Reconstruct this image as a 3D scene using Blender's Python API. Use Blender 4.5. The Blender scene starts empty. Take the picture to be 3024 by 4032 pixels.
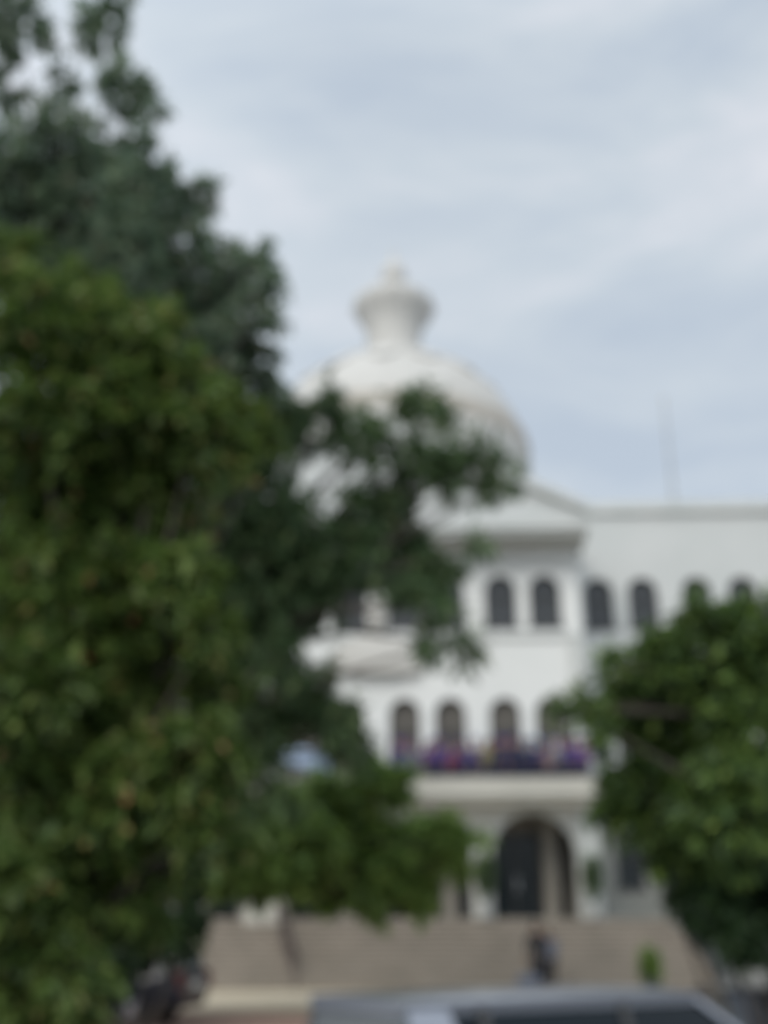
import bpy, bmesh, math, random
from mathutils import Vector, Matrix, Euler
R = math.radians; PI = math.pi
random.seed(11)
scene = bpy.context.scene
col = scene.collection

# ------------------------------------------------------------------ camera
cam_d = bpy.data.cameras.new('camera'); cam = bpy.data.objects.new('camera', cam_d); col.objects.link(cam)
cam.location = (0, 0, 1.5); cam.rotation_euler = (R(90 + 21.1), 0, R(2.2))
cam_d.sensor_fit = 'VERTICAL'; cam_d.sensor_height = 36; cam_d.lens = 18 / math.tan(R(25.02))
cam_d.clip_start = .05; cam_d.clip_end = 3000
cam_d.dof.use_dof = True; cam_d.dof.focus_distance = .35; cam_d.dof.aperture_fstop = 6.2   # the lens was focused close by
scene.camera = cam

# ------------------------------------------------------------------ light: overcast
SUN_EL, SUN_AZ = 36, 205          # azimuth clockwise from +Y: behind the camera, a little left
w = bpy.data.worlds.new('World'); scene.world = w; w.use_nodes = True
nt = w.node_tree; nt.nodes.clear(); N = nt.nodes.new; L = nt.links.new
out = N('ShaderNodeOutputWorld'); mix = N('ShaderNodeMixShader'); mix.inputs[0].default_value = .93
sky = N('ShaderNodeTexSky'); sky.sky_type = 'NISHITA'; sky.sun_disc = False
sky.sun_elevation = R(SUN_EL); sky.sun_rotation = R(SUN_AZ)
bs = N('ShaderNodeBackground'); bs.inputs[1].default_value = .1; L(sky.outputs[0], bs.inputs[0])
tc = N('ShaderNodeTexCoord'); SKYLOC = (1.7, .6, .9)
mp = N('ShaderNodeMapping'); mp.inputs['Rotation'].default_value = (0, R(28), 0); mp.inputs['Scale'].default_value = (1.3, 1.6, 4.2)
mp.inputs['Location'].default_value = SKYLOC
no = N('ShaderNodeTexNoise'); no.inputs['Scale'].default_value = 1.9; no.inputs['Detail'].default_value = 5; no.inputs['Roughness'].default_value = .56; no.inputs['Distortion'].default_value = .5
L(tc.outputs['Generated'], mp.inputs[0]); L(mp.outputs[0], no.inputs['Vector'])
cr = N('ShaderNodeValToRGB'); L(no.outputs['Fac'], cr.inputs[0])
e = cr.color_ramp.elements
e[0].position = .36; e[0].color = (.53, .61, .71, 1)
e[1].position = .66; e[1].color = (.77, .80, .86, 1)
k = e.new(.5); k.color = (.63, .70, .77, 1)
sx = N('ShaderNodeSeparateXYZ'); L(tc.outputs['Generated'], sx.inputs[0])
m1 = N('ShaderNodeMapRange'); m1.interpolation_type = 'SMOOTHSTEP'; L(sx.outputs['Z'], m1.inputs[0])     # brighter overhead
m1.inputs[1].default_value = .68; m1.inputs[2].default_value = 1.0; m1.inputs[3].default_value = 1.0; m1.inputs[4].default_value = 1.9
m3 = N('ShaderNodeMapRange'); m3.interpolation_type = 'SMOOTHSTEP'; L(sx.outputs['Y'], m3.inputs[0])     # brighter towards the sun's side of the sky
m3.inputs[1].default_value = -.8; m3.inputs[2].default_value = .4; m3.inputs[3].default_value = 1.45; m3.inputs[4].default_value = 1.0
m5 = N('ShaderNodeMapRange'); m5.interpolation_type = 'SMOOTHSTEP'; L(sx.outputs['Z'], m5.inputs[0])     # paler above the horizon
m5.inputs[1].default_value = .0; m5.inputs[2].default_value = .45; m5.inputs[3].default_value = 1.13; m5.inputs[4].default_value = 1.0
m6 = N('ShaderNodeMapRange'); m6.interpolation_type = 'SMOOTHSTEP'; L(sx.outputs['X'], m6.inputs[0])     # brighter cloud on the left
m6.inputs[1].default_value = -.45; m6.inputs[2].default_value = .0; m6.inputs[3].default_value = 1.16; m6.inputs[4].default_value = 1.0
q = m1
for nxt in (m3, m5, m6):
    mm = N('ShaderNodeMath'); mm.operation = 'MULTIPLY'; L(q.outputs[0], mm.inputs[0]); L(nxt.outputs[0], mm.inputs[1]); q = mm
bc = N('ShaderNodeBackground'); L(cr.outputs[0], bc.inputs[0]); L(q.outputs[0], bc.inputs[1])
L(bs.outputs[0], mix.inputs[1]); L(bc.outputs[0], mix.inputs[2]); L(mix.outputs[0], out.inputs[0])
sd = bpy.data.lights.new('sun', 'SUN'); sd.energy = 1.35; sd.angle = R(28); sd.color = (1, .93, .82)
so = bpy.data.objects.new('sun', sd); col.objects.link(so)
az, el = R(SUN_AZ), R(SUN_EL)
so.rotation_euler = Vector((math.sin(az)*math.cos(el), math.cos(az)*math.cos(el), math.sin(el))).to_track_quat('Z', 'Y').to_euler()
scene.view_settings.view_transform = 'Standard'; scene.view_settings.look = 'None'
scene.view_settings.exposure = 0.0; scene.view_settings.gamma = 1

# ------------------------------------------------------------------ materials
def mat(name, c, rough=.7, c2=None, scale=3, metal=0, bump=0, bscale=30, coat=0, trans=0, spec=.5):
    m = bpy.data.materials.new(name); m.use_nodes = True
    n = m.node_tree.nodes; l = m.node_tree.links; p = n['Principled BSDF']
    p.inputs['Roughness'].default_value = rough; p.inputs['Metallic'].default_value = metal
    p.inputs['Base Color'].default_value = (*c, 1); p.inputs['Coat Weight'].default_value = coat
    p.inputs['Specular IOR Level'].default_value = spec
    t = n.new('ShaderNodeTexCoord')
    if c2:
        x = n.new('ShaderNodeTexNoise'); x.inputs['Scale'].default_value = scale; x.inputs['Detail'].default_value = 6; x.inputs['Roughness'].default_value = .6
        l.new(t.outputs['Object'], x.inputs['Vector'])
        r = n.new('ShaderNodeValToRGB'); r.color_ramp.elements[0].position = .35; r.color_ramp.elements[1].position = .68
        r.color_ramp.elements[0].color = (*c, 1); r.color_ramp.elements[1].color = (*c2, 1)
        l.new(x.outputs['Fac'], r.inputs[0]); l.new(r.outputs[0], p.inputs['Base Color'])
    if bump:
        x = n.new('ShaderNodeTexNoise'); x.inputs['Scale'].default_value = bscale; x.inputs['Detail'].default_value = 4
        l.new(t.outputs['Object'], x.inputs['Vector'])
        b = n.new('ShaderNodeBump'); b.inputs['Strength'].default_value = bump; b.inputs['Distance'].default_value = .02
        l.new(x.outputs['Fac'], b.inputs['Height']); l.new(b.outputs[0], p.inputs['Normal'])
    return m

def leafmat(name, cols, trans=.36, rough=.5):
    m = bpy.data.materials.new(name); m.use_nodes = True
    n = m.node_tree.nodes; l = m.node_tree.links; p = n['Principled BSDF']; o = n['Material Output']
    g = n.new('ShaderNodeNewGeometry'); r = n.new('ShaderNodeValToRGB'); r.color_ramp.interpolation = 'LINEAR'
    el = r.color_ramp.elements
    for i, (pos, c) in enumerate(cols):
        if i < 2: q = el[i]; q.position = pos
        else: q = el.new(pos)
        q.color = (*c, 1)
    l.new(g.outputs['Random Per Island'], r.inputs[0])
    x = n.new('ShaderNodeTexNoise'); x.inputs['Scale'].default_value = 1.1; t = n.new('ShaderNodeTexCoord'); l.new(t.outputs['Object'], x.inputs['Vector'])
    h = n.new('ShaderNodeHueSaturation'); mr = n.new('ShaderNodeMapRange'); mr.inputs[3].default_value = .55; mr.inputs[4].default_value = 1.5
    l.new(x.outputs['Fac'], mr.inputs[0]); l.new(mr.outputs[0], h.inputs['Value']); l.new(r.outputs[0], h.inputs['Color'])
    l.new(h.outputs[0], p.inputs['Base Color']); p.inputs['Roughness'].default_value = rough
    tr = n.new('ShaderNodeBsdfTranslucent'); l.new(h.outputs[0], tr.inputs[0])
    mx = n.new('ShaderNodeMixShader'); mx.inputs[0].default_value = trans
    l.new(p.outputs[0], mx.inputs[1]); l.new(tr.outputs[0], mx.inputs[2]); l.new(mx.outputs[0], o.inputs[0])
    return m

M = dict(
    plaster=mat('white_plaster', (.70, .71, .69), .8, (.76, .765, .745), .35, bump=.2),
    plaster_warm=mat('cream_plaster', (.45, .44, .39), .8, (.52, .505, .45), .5, bump=.2),
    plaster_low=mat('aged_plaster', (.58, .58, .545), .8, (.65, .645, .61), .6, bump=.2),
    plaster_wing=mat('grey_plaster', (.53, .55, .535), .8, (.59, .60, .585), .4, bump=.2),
    wing_base=mat('wing_base_grey', (.20, .205, .185), .85, (.27, .27, .245), .8, bump=.3),  # lowest wing storey, a darker grey than the walls above
    trim=mat('trim_plaster', (.50, .52, .50), .8, (.57, .58, .56), .8),
    dome=mat('dome_marble', (.50, .485, .45), .7, (.57, .555, .52), .5),
    band=mat('dome_band', (.43, .39, .335), .7, (.49, .455, .40), 1.2),
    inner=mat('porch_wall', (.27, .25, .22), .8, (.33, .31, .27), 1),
    dark=mat('dark_frame', (.05, .05, .05), .5),
    glass=mat('window_glass', (.035, .04, .045), .25, (.055, .06, .062), 2.5),
    glass2=mat('door_glass', (.008, .014, .017), .2, (.014, .024, .026), 1.5, spec=.25),
    curtain=mat('blind', (.12, .11, .10), .8, (.15, .14, .12), 2),
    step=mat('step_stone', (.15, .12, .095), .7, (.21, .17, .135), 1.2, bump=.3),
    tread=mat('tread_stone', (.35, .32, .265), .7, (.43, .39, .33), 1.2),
    beige=mat('forecourt_stone', (.42, .36, .26), .8, (.5, .43, .32), .8, bump=.3),
    red=mat('red_paving', (.26, .165, .13), .8, (.34, .22, .17), .9, bump=.3),
    asphalt=mat('asphalt', (.045, .047, .05), .9, (.07, .07, .07), 2, bump=.4),
    concrete=mat('concrete', (.30, .30, .28), .85, (.38, .38, .36), 2, bump=.3),
    cheek=mat('dark_granite', (.045, .05, .055), .5, (.07, .075, .075), 2),
    bark=mat('bark', (.06, .05, .04), .9, (.11, .09, .075), 6, bump=.8, bscale=14),
    greybark=mat('grey_bark', (.07, .065, .06), .9, (.11, .10, .095), 6, bump=.8, bscale=14),
    rail=mat('rail_metal', (.07, .05, .045), .45, metal=.4),
    silver=mat('silver_paint', (.36, .38, .43), .3, metal=.5, coat=.6),
    darkpaint=mat('dark_grey_paint', (.035, .042, .055), .3, metal=.3, coat=.6),
    blackpaint=mat('black_paint', (.008, .012, .024), .35, coat=.3),
    skyglass=mat('sky_toned_glass', (.13, .15, .16), .12),  # pale grey base stands in for sky reflected in rear and quarter glass
    carglass=mat('car_glass', (.004, .010, .015), .12, spec=.25),
    rubber=mat('rubber', (.015, .015, .015), .9), rim=mat('rim_metal', (.4, .4, .42), .35, metal=.8),
    seat=mat('car_seat', (.03, .03, .035), .8), lampred=mat('red_lens', (.11, .015, .012), .3), lampw=mat('clear_lens', (.6, .6, .62), .15),
    plate=mat('number_plate', (.6, .6, .56), .5), chrome=mat('chrome', (.6, .6, .6), .15, metal=1),
    skin=mat('skin', (.27, .15, .10), .6), hair=mat('hair', (.012, .01, .009), .6),
    purple=mat('purple_cloth', (.05, .03, .15), .85, (.07, .045, .19), 5), indigo=mat('indigo_cloth', (.03, .03, .11), .85, (.045, .045, .15), 5),
    navy=mat('navy_cloth', (.014, .018, .05), .85, (.025, .03, .075), 5), violet=mat('violet_cloth', (.10, .045, .15), .85, (.14, .07, .2), 5),
    blue=mat('pale_blue_cloth', (.17, .30, .40), .85, (.22, .36, .46), 5), white=mat('white_cloth', (.5, .52, .56), .85, (.6, .61, .63), 5),
    yellow=mat('yellow_cloth', (.15, .15, .06), .85, (.19, .18, .08), 5), crimson=mat('crimson_cloth', (.15, .02, .05), .85, (.19, .03, .07), 5),
    black=mat('black_cloth', (.012, .012, .015), .9, (.02, .02, .025), 5), greyblue=mat('grey_blue_cloth', (.11, .125, .17), .85, (.15, .17, .22), 5),
    brown=mat('brown_cloth', (.10, .06, .04), .9), pink=mat('pink_cloth', (.24, .17, .16), .85),
    pot=mat('pot_glaze', (.04, .045, .05), .5), potw=mat('pot_white', (.4, .41, .4), .6),
    umb=mat('umbrella_cloth', (.20, .26, .36), .7, (.26, .32, .41), 3), gold=mat('gold', (.6, .42, .12), .35, metal=.7),
    lf_near=leafmat('leaves_yellow_green', [(0, (0.056, 0.098, 0.026)), (.4, (0.096, 0.161, 0.035)), (.8, (0.156, 0.223, 0.050)), (.95, (0.235, 0.287, 0.081)), (.985, (0.329, 0.273, 0.105)), (.995, (0.406, 0.245, 0.118)), (1, (0.344, 0.086, 0.053))]),
    lf_tall=leafmat('leaves_grey_green', [(0, (0.103, 0.149, 0.116)), (.5, (0.158, 0.233, 0.144)), (.9, (0.242, 0.316, 0.186)), (.97, (0.334, 0.316, 0.223)), (1, (0.279, 0.223, 0.186))], .35),
    lf_mid=leafmat('leaves_dark_green', [(0, (0.057, 0.101, 0.052)), (.5, (0.094, 0.159, 0.065)), (.9, (0.150, 0.227, 0.091)), (1, (0.247, 0.286, 0.130))]),
    lf_low=leafmat('leaves_fresh_green', [(0, (0.088, 0.147, 0.043)), (.5, (0.154, 0.256, 0.058)), (.9, (0.271, 0.402, 0.091)), (1, (0.399, 0.479, 0.129))], .35),
    lf_dark=leafmat('leaves_deep_green', [(0, (0.013, 0.029, 0.013)), (.6, (0.028, 0.061, 0.020)), (1, (0.055, 0.099, 0.028))]),
    lf_right=leafmat('leaves_mid_green', [(0, (0.042, 0.079, 0.031)), (.5, (0.087, 0.151, 0.040)), (.9, (0.175, 0.272, 0.057)), (1, (0.270, 0.362, 0.086))], .3),
)

# ------------------------------------------------------------------ helpers
class MB:
    def __init__(s): s.v = []; s.f = []
    def add(s, vs, fs):
        b = len(s.v); s.v += [tuple(v) for v in vs]; s.f += [tuple(b + i for i in f) for f in fs]; return s
    def box(s, x0, x1, y0, y1, z0, z1):
        return s.add([(x0,y0,z0),(x1,y0,z0),(x1,y1,z0),(x0,y1,z0),(x0,y0,z1),(x1,y0,z1),(x1,y1,z1),(x0,y1,z1)],
                     [(0,3,2,1),(4,5,6,7),(0,1,5,4),(1,2,6,5),(2,3,7,6),(3,0,4,7)])
    def prism(s, poly, y0, y1):            # polygon in x-z pushed along y
        n = len(poly)
        vs = [(x, y0, z) for x, z in poly] + [(x, y1, z) for x, z in poly]
        return s.add(vs, [tuple(range(n)), tuple(range(2*n-1, n-1, -1))] + [(i, n+i, n+(i+1) % n, (i+1) % n) for i in range(n)])
    def lathe(s, prof, n=48, c=(0,0,0), fn=None):
        vs = []; fs = []
        for (r, z) in prof:
            for i in range(n):
                a = 2*PI*i/n; rr = r*(fn(a, z) if fn else 1)
                vs.append((c[0]+rr*math.cos(a), c[1]+rr*math.sin(a), c[2]+z))
        for j in range(len(prof)-1):
            for i in range(n):
                fs.append((j*n+i, j*n+(i+1) % n, (j+1)*n+(i+1) % n, (j+1)*n+i))
        fs.append(tuple(range(n-1, -1, -1))); fs.append(tuple((len(prof)-1)*n+i for i in range(n)))
        return s.add(vs, fs)
    def tube(s, pts, rad, n=8):
        vs = []; fs = []
        for j, p in enumerate(pts):
            p = Vector(p); d = (Vector(pts[min(j+1, len(pts)-1)]) - Vector(pts[max(j-1, 0)])).normalized()
            a = d.orthogonal().normalized() if abs(d.z) < .9 else d.cross(Vector((1, 0, 0))).normalized()
            if abs(d.z) < .9: a = d.cross(Vector((0, 0, 1))).normalized()
            b = d.cross(a); r = rad[j] if isinstance(rad, (list, tuple)) else rad
            for i in range(n):
                t = 2*PI*i/n; vs.append(p + a*math.cos(t)*r + b*math.sin(t)*r)
        for j in range(len(pts)-1):
            for i in range(n): fs.append((j*n+i, j*n+(i+1) % n, (j+1)*n+(i+1) % n, (j+1)*n+i))
        fs.append(tuple(range(n-1, -1, -1))); fs.append(tuple((len(pts)-1)*n+i for i in range(n)))
        return s.add(vs, fs)
    def ball(s, c, r, n=16, m=10):
        rx, ry, rz = r if isinstance(r, tuple) else (r, r, r)
        vs = [(c[0], c[1], c[2]-rz)]
        for j in range(1, m):
            t = PI*j/m - PI/2
            for i in range(n):
                a = 2*PI*i/n; vs.append((c[0]+rx*math.cos(t)*math.cos(a), c[1]+ry*math.cos(t)*math.sin(a), c[2]+rz*math.sin(t)))
        vs.append((c[0], c[1], c[2]+rz)); e_ = len(vs)-1; fs = []
        for i in range(n):
            fs.append((0, 1+(i+1) % n, 1+i)); fs.append((e_, 1+(m-2)*n+i, 1+(m-2)*n+(i+1) % n))
            for j in range(m-2): fs.append((1+j*n+i, 1+j*n+(i+1) % n, 1+(j+1)*n+(i+1) % n, 1+(j+1)*n+i))
        return s.add(vs, fs)
    def build(s, name, m, parent=None, smooth=False, bevel=0):
        me = bpy.data.meshes.new(name); me.from_pydata(s.v, [], s.f)
        if not smooth or bevel:
            pass
        bm = bmesh.new(); bm.from_mesh(me)
        if bevel:
            bmesh.ops.bevel(bm, geom=[e for e in bm.edges if e.is_manifold and e.calc_face_angle(0) > .5], offset=bevel, segments=2, affect='EDGES', profile=.6, clamp_overlap=True)
        bmesh.ops.recalc_face_normals(bm, faces=bm.faces); bm.to_mesh(me); bm.free()
        if smooth:
            me.polygons.foreach_set('use_smooth', [True]*len(me.polygons))
            me.set_sharp_from_angle(angle=R(40))
        me.materials.append(m); o = bpy.data.objects.new(name, me); col.objects.link(o); o.parent = parent
        return o

def tag(o, label=None, cat=None, group=None, kind=None):
    if label: o['label'] = label
    if cat: o['category'] = cat
    if group: o['group'] = group
    if kind: o['kind'] = kind
    return o
def empty(name, loc=(0,0,0), rz=0, label=None, cat=None, group=None):
    o = bpy.data.objects.new(name, None); col.objects.link(o); o.location = loc; o.rotation_euler = (0, 0, rz)
    return tag(o, label, cat, group)
def copy_tree(o, parent=None):
    c = o.copy(); col.objects.link(c); c.parent = parent
    for ch in [x for x in scene.objects if x.parent == o]: copy_tree(ch, c)
    return c

def arch_curve(xc, w, zb, zt, n=14):
    r = w/2; zs = zt - r*1.02
    return [(xc - r*math.cos(PI*i/n), zs + r*1.02*math.sin(PI*i/n)) for i in range(n+1)]
def arch_poly(xc, w, zb, zt): return [(xc-w/2, zb)] + arch_curve(xc, w, zb, zt) + [(xc+w/2, zb)]
def arch_wall(mb, x0, x1, z0, z1, y0, y1, ops):
    ops = sorted(ops); x = x0
    for (xc, w, zb, zt) in ops:
        mb.box(x, xc-w/2, y0, y1, z0, z1); x = xc+w/2
        if zb > z0: mb.box(xc-w/2, xc+w/2, y0, y1, z0, zb)
        c = arch_curve(xc, w, zb, zt)
        for a, b in zip(c, c[1:]): mb.prism([a, b, (b[0], z1), (a[0], z1)], y0, y1)
    mb.box(x, x1, y0, y1, z0, z1)
def arch_ring(xc, w, zb, zt, t, y0, y1, mb=None):
    mb = mb or MB(); a = arch_curve(xc, w-2*t, zb, zt-t); b = arch_curve(xc, w, zb, zt)
    a = [(xc-w/2+t, zb)] + a + [(xc+w/2-t, zb)]; b = [(xc-w/2, zb)] + b + [(xc+w/2, zb)]
    for i in range(len(a)-1): mb.prism([a[i], a[i+1], b[i+1], b[i]], y0, y1)
    return mb

# ------------------------------------------------------------------ the ground
g = MB()
prof = [(-80, -.66), (5, -.66), (17.1, -.66), (19.4, -.04), (120, -.04), (900, -.04)]
vs = []; fs = []
for y, z in prof: vs += [(-700, y, z), (700, y, z)]
for i in range(len(prof)-1): fs.append((2*i, 2*i+1, 2*i+3, 2*i+2))
g.add(vs, fs); tag(g.build('ground', M['asphalt']), kind='structure')
tag(MB().add([(-14,17.3,-.60),(24,17.3,-.60),(24,19.5,.03),(-14,19.5,.03),(24,24.3,.03),(-14,24.3,.03)],[(0,1,2,3),(3,2,4,5)]).build('paving', M['red']), kind='structure')
tag(MB().box(-14, 24, 24.3, 34.0, -.2, .05).build('forecourt', M['beige'] ), kind='structure')
tag(MB().box(-14, 24, 17.1, 17.3, -.8, -.5).build('kerb', M['concrete'], bevel=.01), kind='structure')
st = MB(); nos = MB(); ns = 13; rise = 1.95/ns; run = 3.9/ns
for i in range(ns):
    y0 = 34.0+i*run; z1 = .05+(i+1)*rise
    xl = -7.1-.04*i; xr = 8.4-.06*i
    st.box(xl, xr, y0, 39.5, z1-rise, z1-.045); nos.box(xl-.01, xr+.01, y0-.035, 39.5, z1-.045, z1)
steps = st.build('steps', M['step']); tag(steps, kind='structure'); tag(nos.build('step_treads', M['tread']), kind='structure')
tag(MB().box(-14, 16, 39.5, 41.6, 0, 1.99).build('terrace_floor', M['concrete']), kind='structure')

# ------------------------------------------------------------------ the temple
AX = -1.7
tem = empty('temple', (AX, 40, 2.0), label='large white domed temple with paired arched windows, a balcony and arched ground floor porch', cat='temple')
def part(mb, name, m, parent=tem, smooth=False, bevel=0):
    mb.v = [(x-AX, y-40, z-2.0) for x, y, z in mb.v] if parent is tem or True else mb.v
    return mb.build(name, m, parent, smooth, bevel)
BX0, BX1 = -8.95, 5.55                         # projecting bay
Y0 = 38.0
up = [c+d for c in (-10.4, -6.92, -3.44, .05, 3.52, 7.03, 10.55, 14.05, 17.5) for d in (-.79, .79)]
# bay wall: storeys stacked
b = MB(); b2 = MB()
arch_wall(b2, BX0, BX1, 2.0, 5.7, Y0, Y0+.5, [(c, 2.80, 2.0, 5.34) for c in (-6.92, -3.44, .05, 3.52)])
lowx = [x for x in up if BX0 < x < BX1-.5]
arch_wall(b, BX0, BX1, 5.7, 10.2, Y0, Y0+.5, [(x, 1.08, 6.65, 9.2) for x in lowx])
arch_wall(b, BX0, BX1, 10.2, 14.66, Y0, Y0+.5, [(x, 1.14, 11.75, 13.66) for x in lowx])
for sx_ in (BX0, BX1-.4): b.box(sx_, sx_+.4, Y0+.5, 41.5, 2.0, 14.66)
part(b, 'bay_wall', M['plaster']); part(b2, 'ground_floor_wall', M['plaster_low'])
b = MB()                                        # string courses and piers
b.box(BX0-.06, BX1+.06, Y0-.10, Y0-.003, 11.28, 11.42)
b.box(BX0-.06, BX1+.06, Y0-.12, Y0-.003, 14.0, 14.15)
b.box(BX1-.62, BX1+.10, Y0-.14, Y0-.003, 2.0, 5.6); b.box(BX1-.50, BX1+.07, Y0-.10, Y0-.003, 6.0, 11.25)
b.box(BX0-.10, BX0+.62, Y0-.14, Y0-.003, 2.0, 5.6)
part(b, 'moulding', M['trim'])
b = MB()                                        # deep eave over the bay
b.box(BX0-.30, BX1+.22, 36.45, 41.5, 14.66, 14.84); b.box(BX0-.36, BX1+.28, 36.3, 41.5, 14.84, 15.2)
part(b, 'eave', M['trim'])
GX0, GX1 = BX0-.36, BX1+.28; GA = 19.0
b = MB(); b.prism([(GX0+.05, 15.2), (GX1-.05, 15.2), (GX1-.05, 15.5), (AX, GA), (GX0+.05, 15.5)], 36.6, 47); part(b, 'gable', M['plaster_wing'])
b = MB()
for s_ in (-1, 1):
    ex = (GX1 if s_ > 0 else GX0); b.prism([(ex+s_*.03, 15.2), (ex+s_*.03, 15.78), (AX, GA+.42), (AX, GA+.02), (ex-s_*.05, 15.48)], 36.3, 47.1)
part(b, 'raking_cornice', M['trim'])
# wings
b = MB(); YW = 41.0
for (a_, c_, lo) in ((BX1, 24, [x for x in up if x > BX1]), (-24, BX0, [x for x in up if x < BX0])):
    bl = MB(); arch_wall(bl, a_, c_, 2.0, 7.0, YW, YW+.5, [(x+.9, .95, 3.05, 4.75) for x in lo]); part(bl, 'wing_base_wall', M['wing_base'])
    arch_wall(b, a_, c_, 7.0, 11.0, YW, YW+.5, [(x*1.0, .98, 7.6, 9.6) for x in lo])
wing_up = [(6.72, 0), (8.42, 0), (10.5, 0), (12.25, 0), (14.2, 0), (16.0, 0), (18.0, 0), (19.8, 0), (21.8, 0)]
arch_wall(b, BX1, 24, 11.0, 17.1, YW, YW+.5, [(x, 1.15, 12.45, 14.45) for x, _ in wing_up])
arch_wall(b, -24, BX0, 11.0, 17.1, YW, YW+.5, [(2*AX-x, 1.15, 12.45, 14.45) for x, _ in wing_up])
for s_ in ((23.6, 24), (-24, -23.6)): b.box(*s_, YW+.5, 62, 2.0, 17.1)
b.box(-24, 24, 61.6, 62, 0, 17.1)
part(b, 'wing_wall', M['plaster_wing']); 0
b = MB(); b.box(-24.2, 24.2, YW-.2, YW+.45, 17.1, 17.42); b.box(-24.1, 24.1, YW-.08, YW+.4, 17.42, 17.6); part(b, 'parapet', M['trim'])
b = MB(); b.box(-23.6, 23.6, YW+.5, 61.6, 16.9, 17.0); part(b, 'flat_roof', M['concrete'])
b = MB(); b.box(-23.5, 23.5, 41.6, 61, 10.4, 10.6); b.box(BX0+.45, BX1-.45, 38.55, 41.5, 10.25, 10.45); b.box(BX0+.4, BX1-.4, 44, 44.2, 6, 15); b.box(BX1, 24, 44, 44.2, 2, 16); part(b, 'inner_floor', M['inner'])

def window(x, w_, zb, zt, y, kind):
    fr = arch_ring(x, w_+.004, zb+.002, zt, .07, y+.16, y+.26)
    fr.box(x-.025, x+.025, y+.18, y+.25, zb+.08, zt-.10); fr.box(x-w_/2+.06, x+w_/2-.06, y+.17, y+.24, (zb+zt)/2+.1, (zb+zt)/2+.15)
    fr.box(x-w_/2-.08, x+w_/2+.08, y-.07, y+.3, zb-.1, zb)
    f = part(fr, 'window', M['dark'] if kind else M['dark'])
    p = MB(); p.prism(arch_poly(x, w_-.10, zb+.03, zt-.05), y+.27, y+.30)
    part(p, 'pane', kind, f); return f
for i, x in enumerate(lowx):
    window(x, 1.08, 6.65, 9.2, Y0, M['curtain'])
    window(x, 1.14, 11.75, 13.66, Y0, M['glass'])
for i, (x, _) in enumerate(wing_up):
    window(x, 1.15, 12.45, 14.45, YW, M['glass'])
for x in [x for x in up if x > BX1]:
    window(x+.9, .95, 3.05, 4.75, YW, M['glass2']); window(x, .98, 7.6, 9.6, YW, M['glass'])
# porch behind the ground arches
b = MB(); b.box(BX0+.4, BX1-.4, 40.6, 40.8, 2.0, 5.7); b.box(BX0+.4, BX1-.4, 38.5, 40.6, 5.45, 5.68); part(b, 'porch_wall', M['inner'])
for c in (-6.92, -3.44, .05, 3.52):
    fr = MB(); x0 = c-1.45; x1 = c+.42
    fr.box(x0, x0+.12, 40.45, 40.58, 2.0, 4.75); fr.box(x1-.12, x1, 40.45, 40.58, 2.0, 4.75); fr.box(x0, x1, 40.45, 40.58, 4.75, 4.87); fr.box((x0+x1)/2-.05, (x0+x1)/2+.05, 40.45, 40.57, 2.0, 4.74)
    d = part(fr, 'door', M['dark'])
    p = MB(); p.box(x0+.12, x1-.12, 40.50, 40.54, 2.0, 4.74); part(p, 'door_glass', M['glass2'], d)
    h = MB(); h.box((x0+x1)/2+.08, (x0+x1)/2+.12, 40.38, 40.44, 2.9, 3.4); part(h, 'handle', M['chrome'], d)
    p = MB(); p.box(c+.92, c+1.3, 40.50, 40.58, 2.0, 4.9); part(p, 'side_light', M['glass2'])
    col_ = MB().box(c+.45, c+.90, 39.6, 40.0, 2.0, 5.45); part(col_, 'pillar', M['inner'])
# arch hood mouldings
for c in (-6.92, -3.44, .05, 3.52):
    part(arch_ring(c, 3.14, 3.3, 5.51, .17, Y0-.05, Y0-.003), 'arch_moulding', M['trim'])
# balcony
b = MB(); b.box(BX0-.05, BX1+.05, 36.55, Y0-.003, 5.72, 5.92); b.box(BX0, BX1, 36.75, Y0-.003, 5.5, 5.72)
bal = part(b, 'balcony', M['plaster_warm'])
b = MB(); b.box(BX0-.02, BX1+.02, 36.62, 36.74, 5.92, 6.26); b.box(BX0-.06, BX1+.06, 36.58, 36.78, 6.26, 6.32)
part(b, 'balustrade', M['plaster_warm'], bal)
# small lotus dome set against the bay over its middle
b = MB(); b.lathe([(1.45,9.85),(1.68,9.93),(1.68,10.02),(1.6,10.06),(1.66,10.2),(1.70,10.4),(1.66,10.6),(1.48,10.85),(1.1,11.1),(.6,11.28),(.28,11.38),(.22,11.5)], 48, (AX, Y0-.02, 0), lambda a, z: 1+.012*math.cos(16*a))
sdm = part(b, 'small_dome', M['dome'], smooth=True)
b = MB(); b.lathe([(.22,11.60),(.34,11.68),(.40,11.8),(.34,11.95),(.27,12.1),(.30,12.35),(.33,12.5),(.22,12.62),(.08,12.75),(.02,12.95)], 24, (AX, Y0-.1, 0)); part(b, 'finial', M['dome'], sdm, True)
b = MB(); b.box(AX-1.5, AX+1.5, Y0-.07, Y0-.003, 9.66, 9.84); part(b, 'bracket', M['plaster'], sdm)
for q in [sdm]+list(sdm.children): q.data.transform(Matrix.Translation((0, -(40-Y0)*1.0, 0)).inverted()); q.data.transform(Matrix.Diagonal((1, .3 if q.name.startswith('small') else 1, 1, 1))); q.data.transform(Matrix.Translation((0, -(40-Y0)*1.0, .14)))
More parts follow.
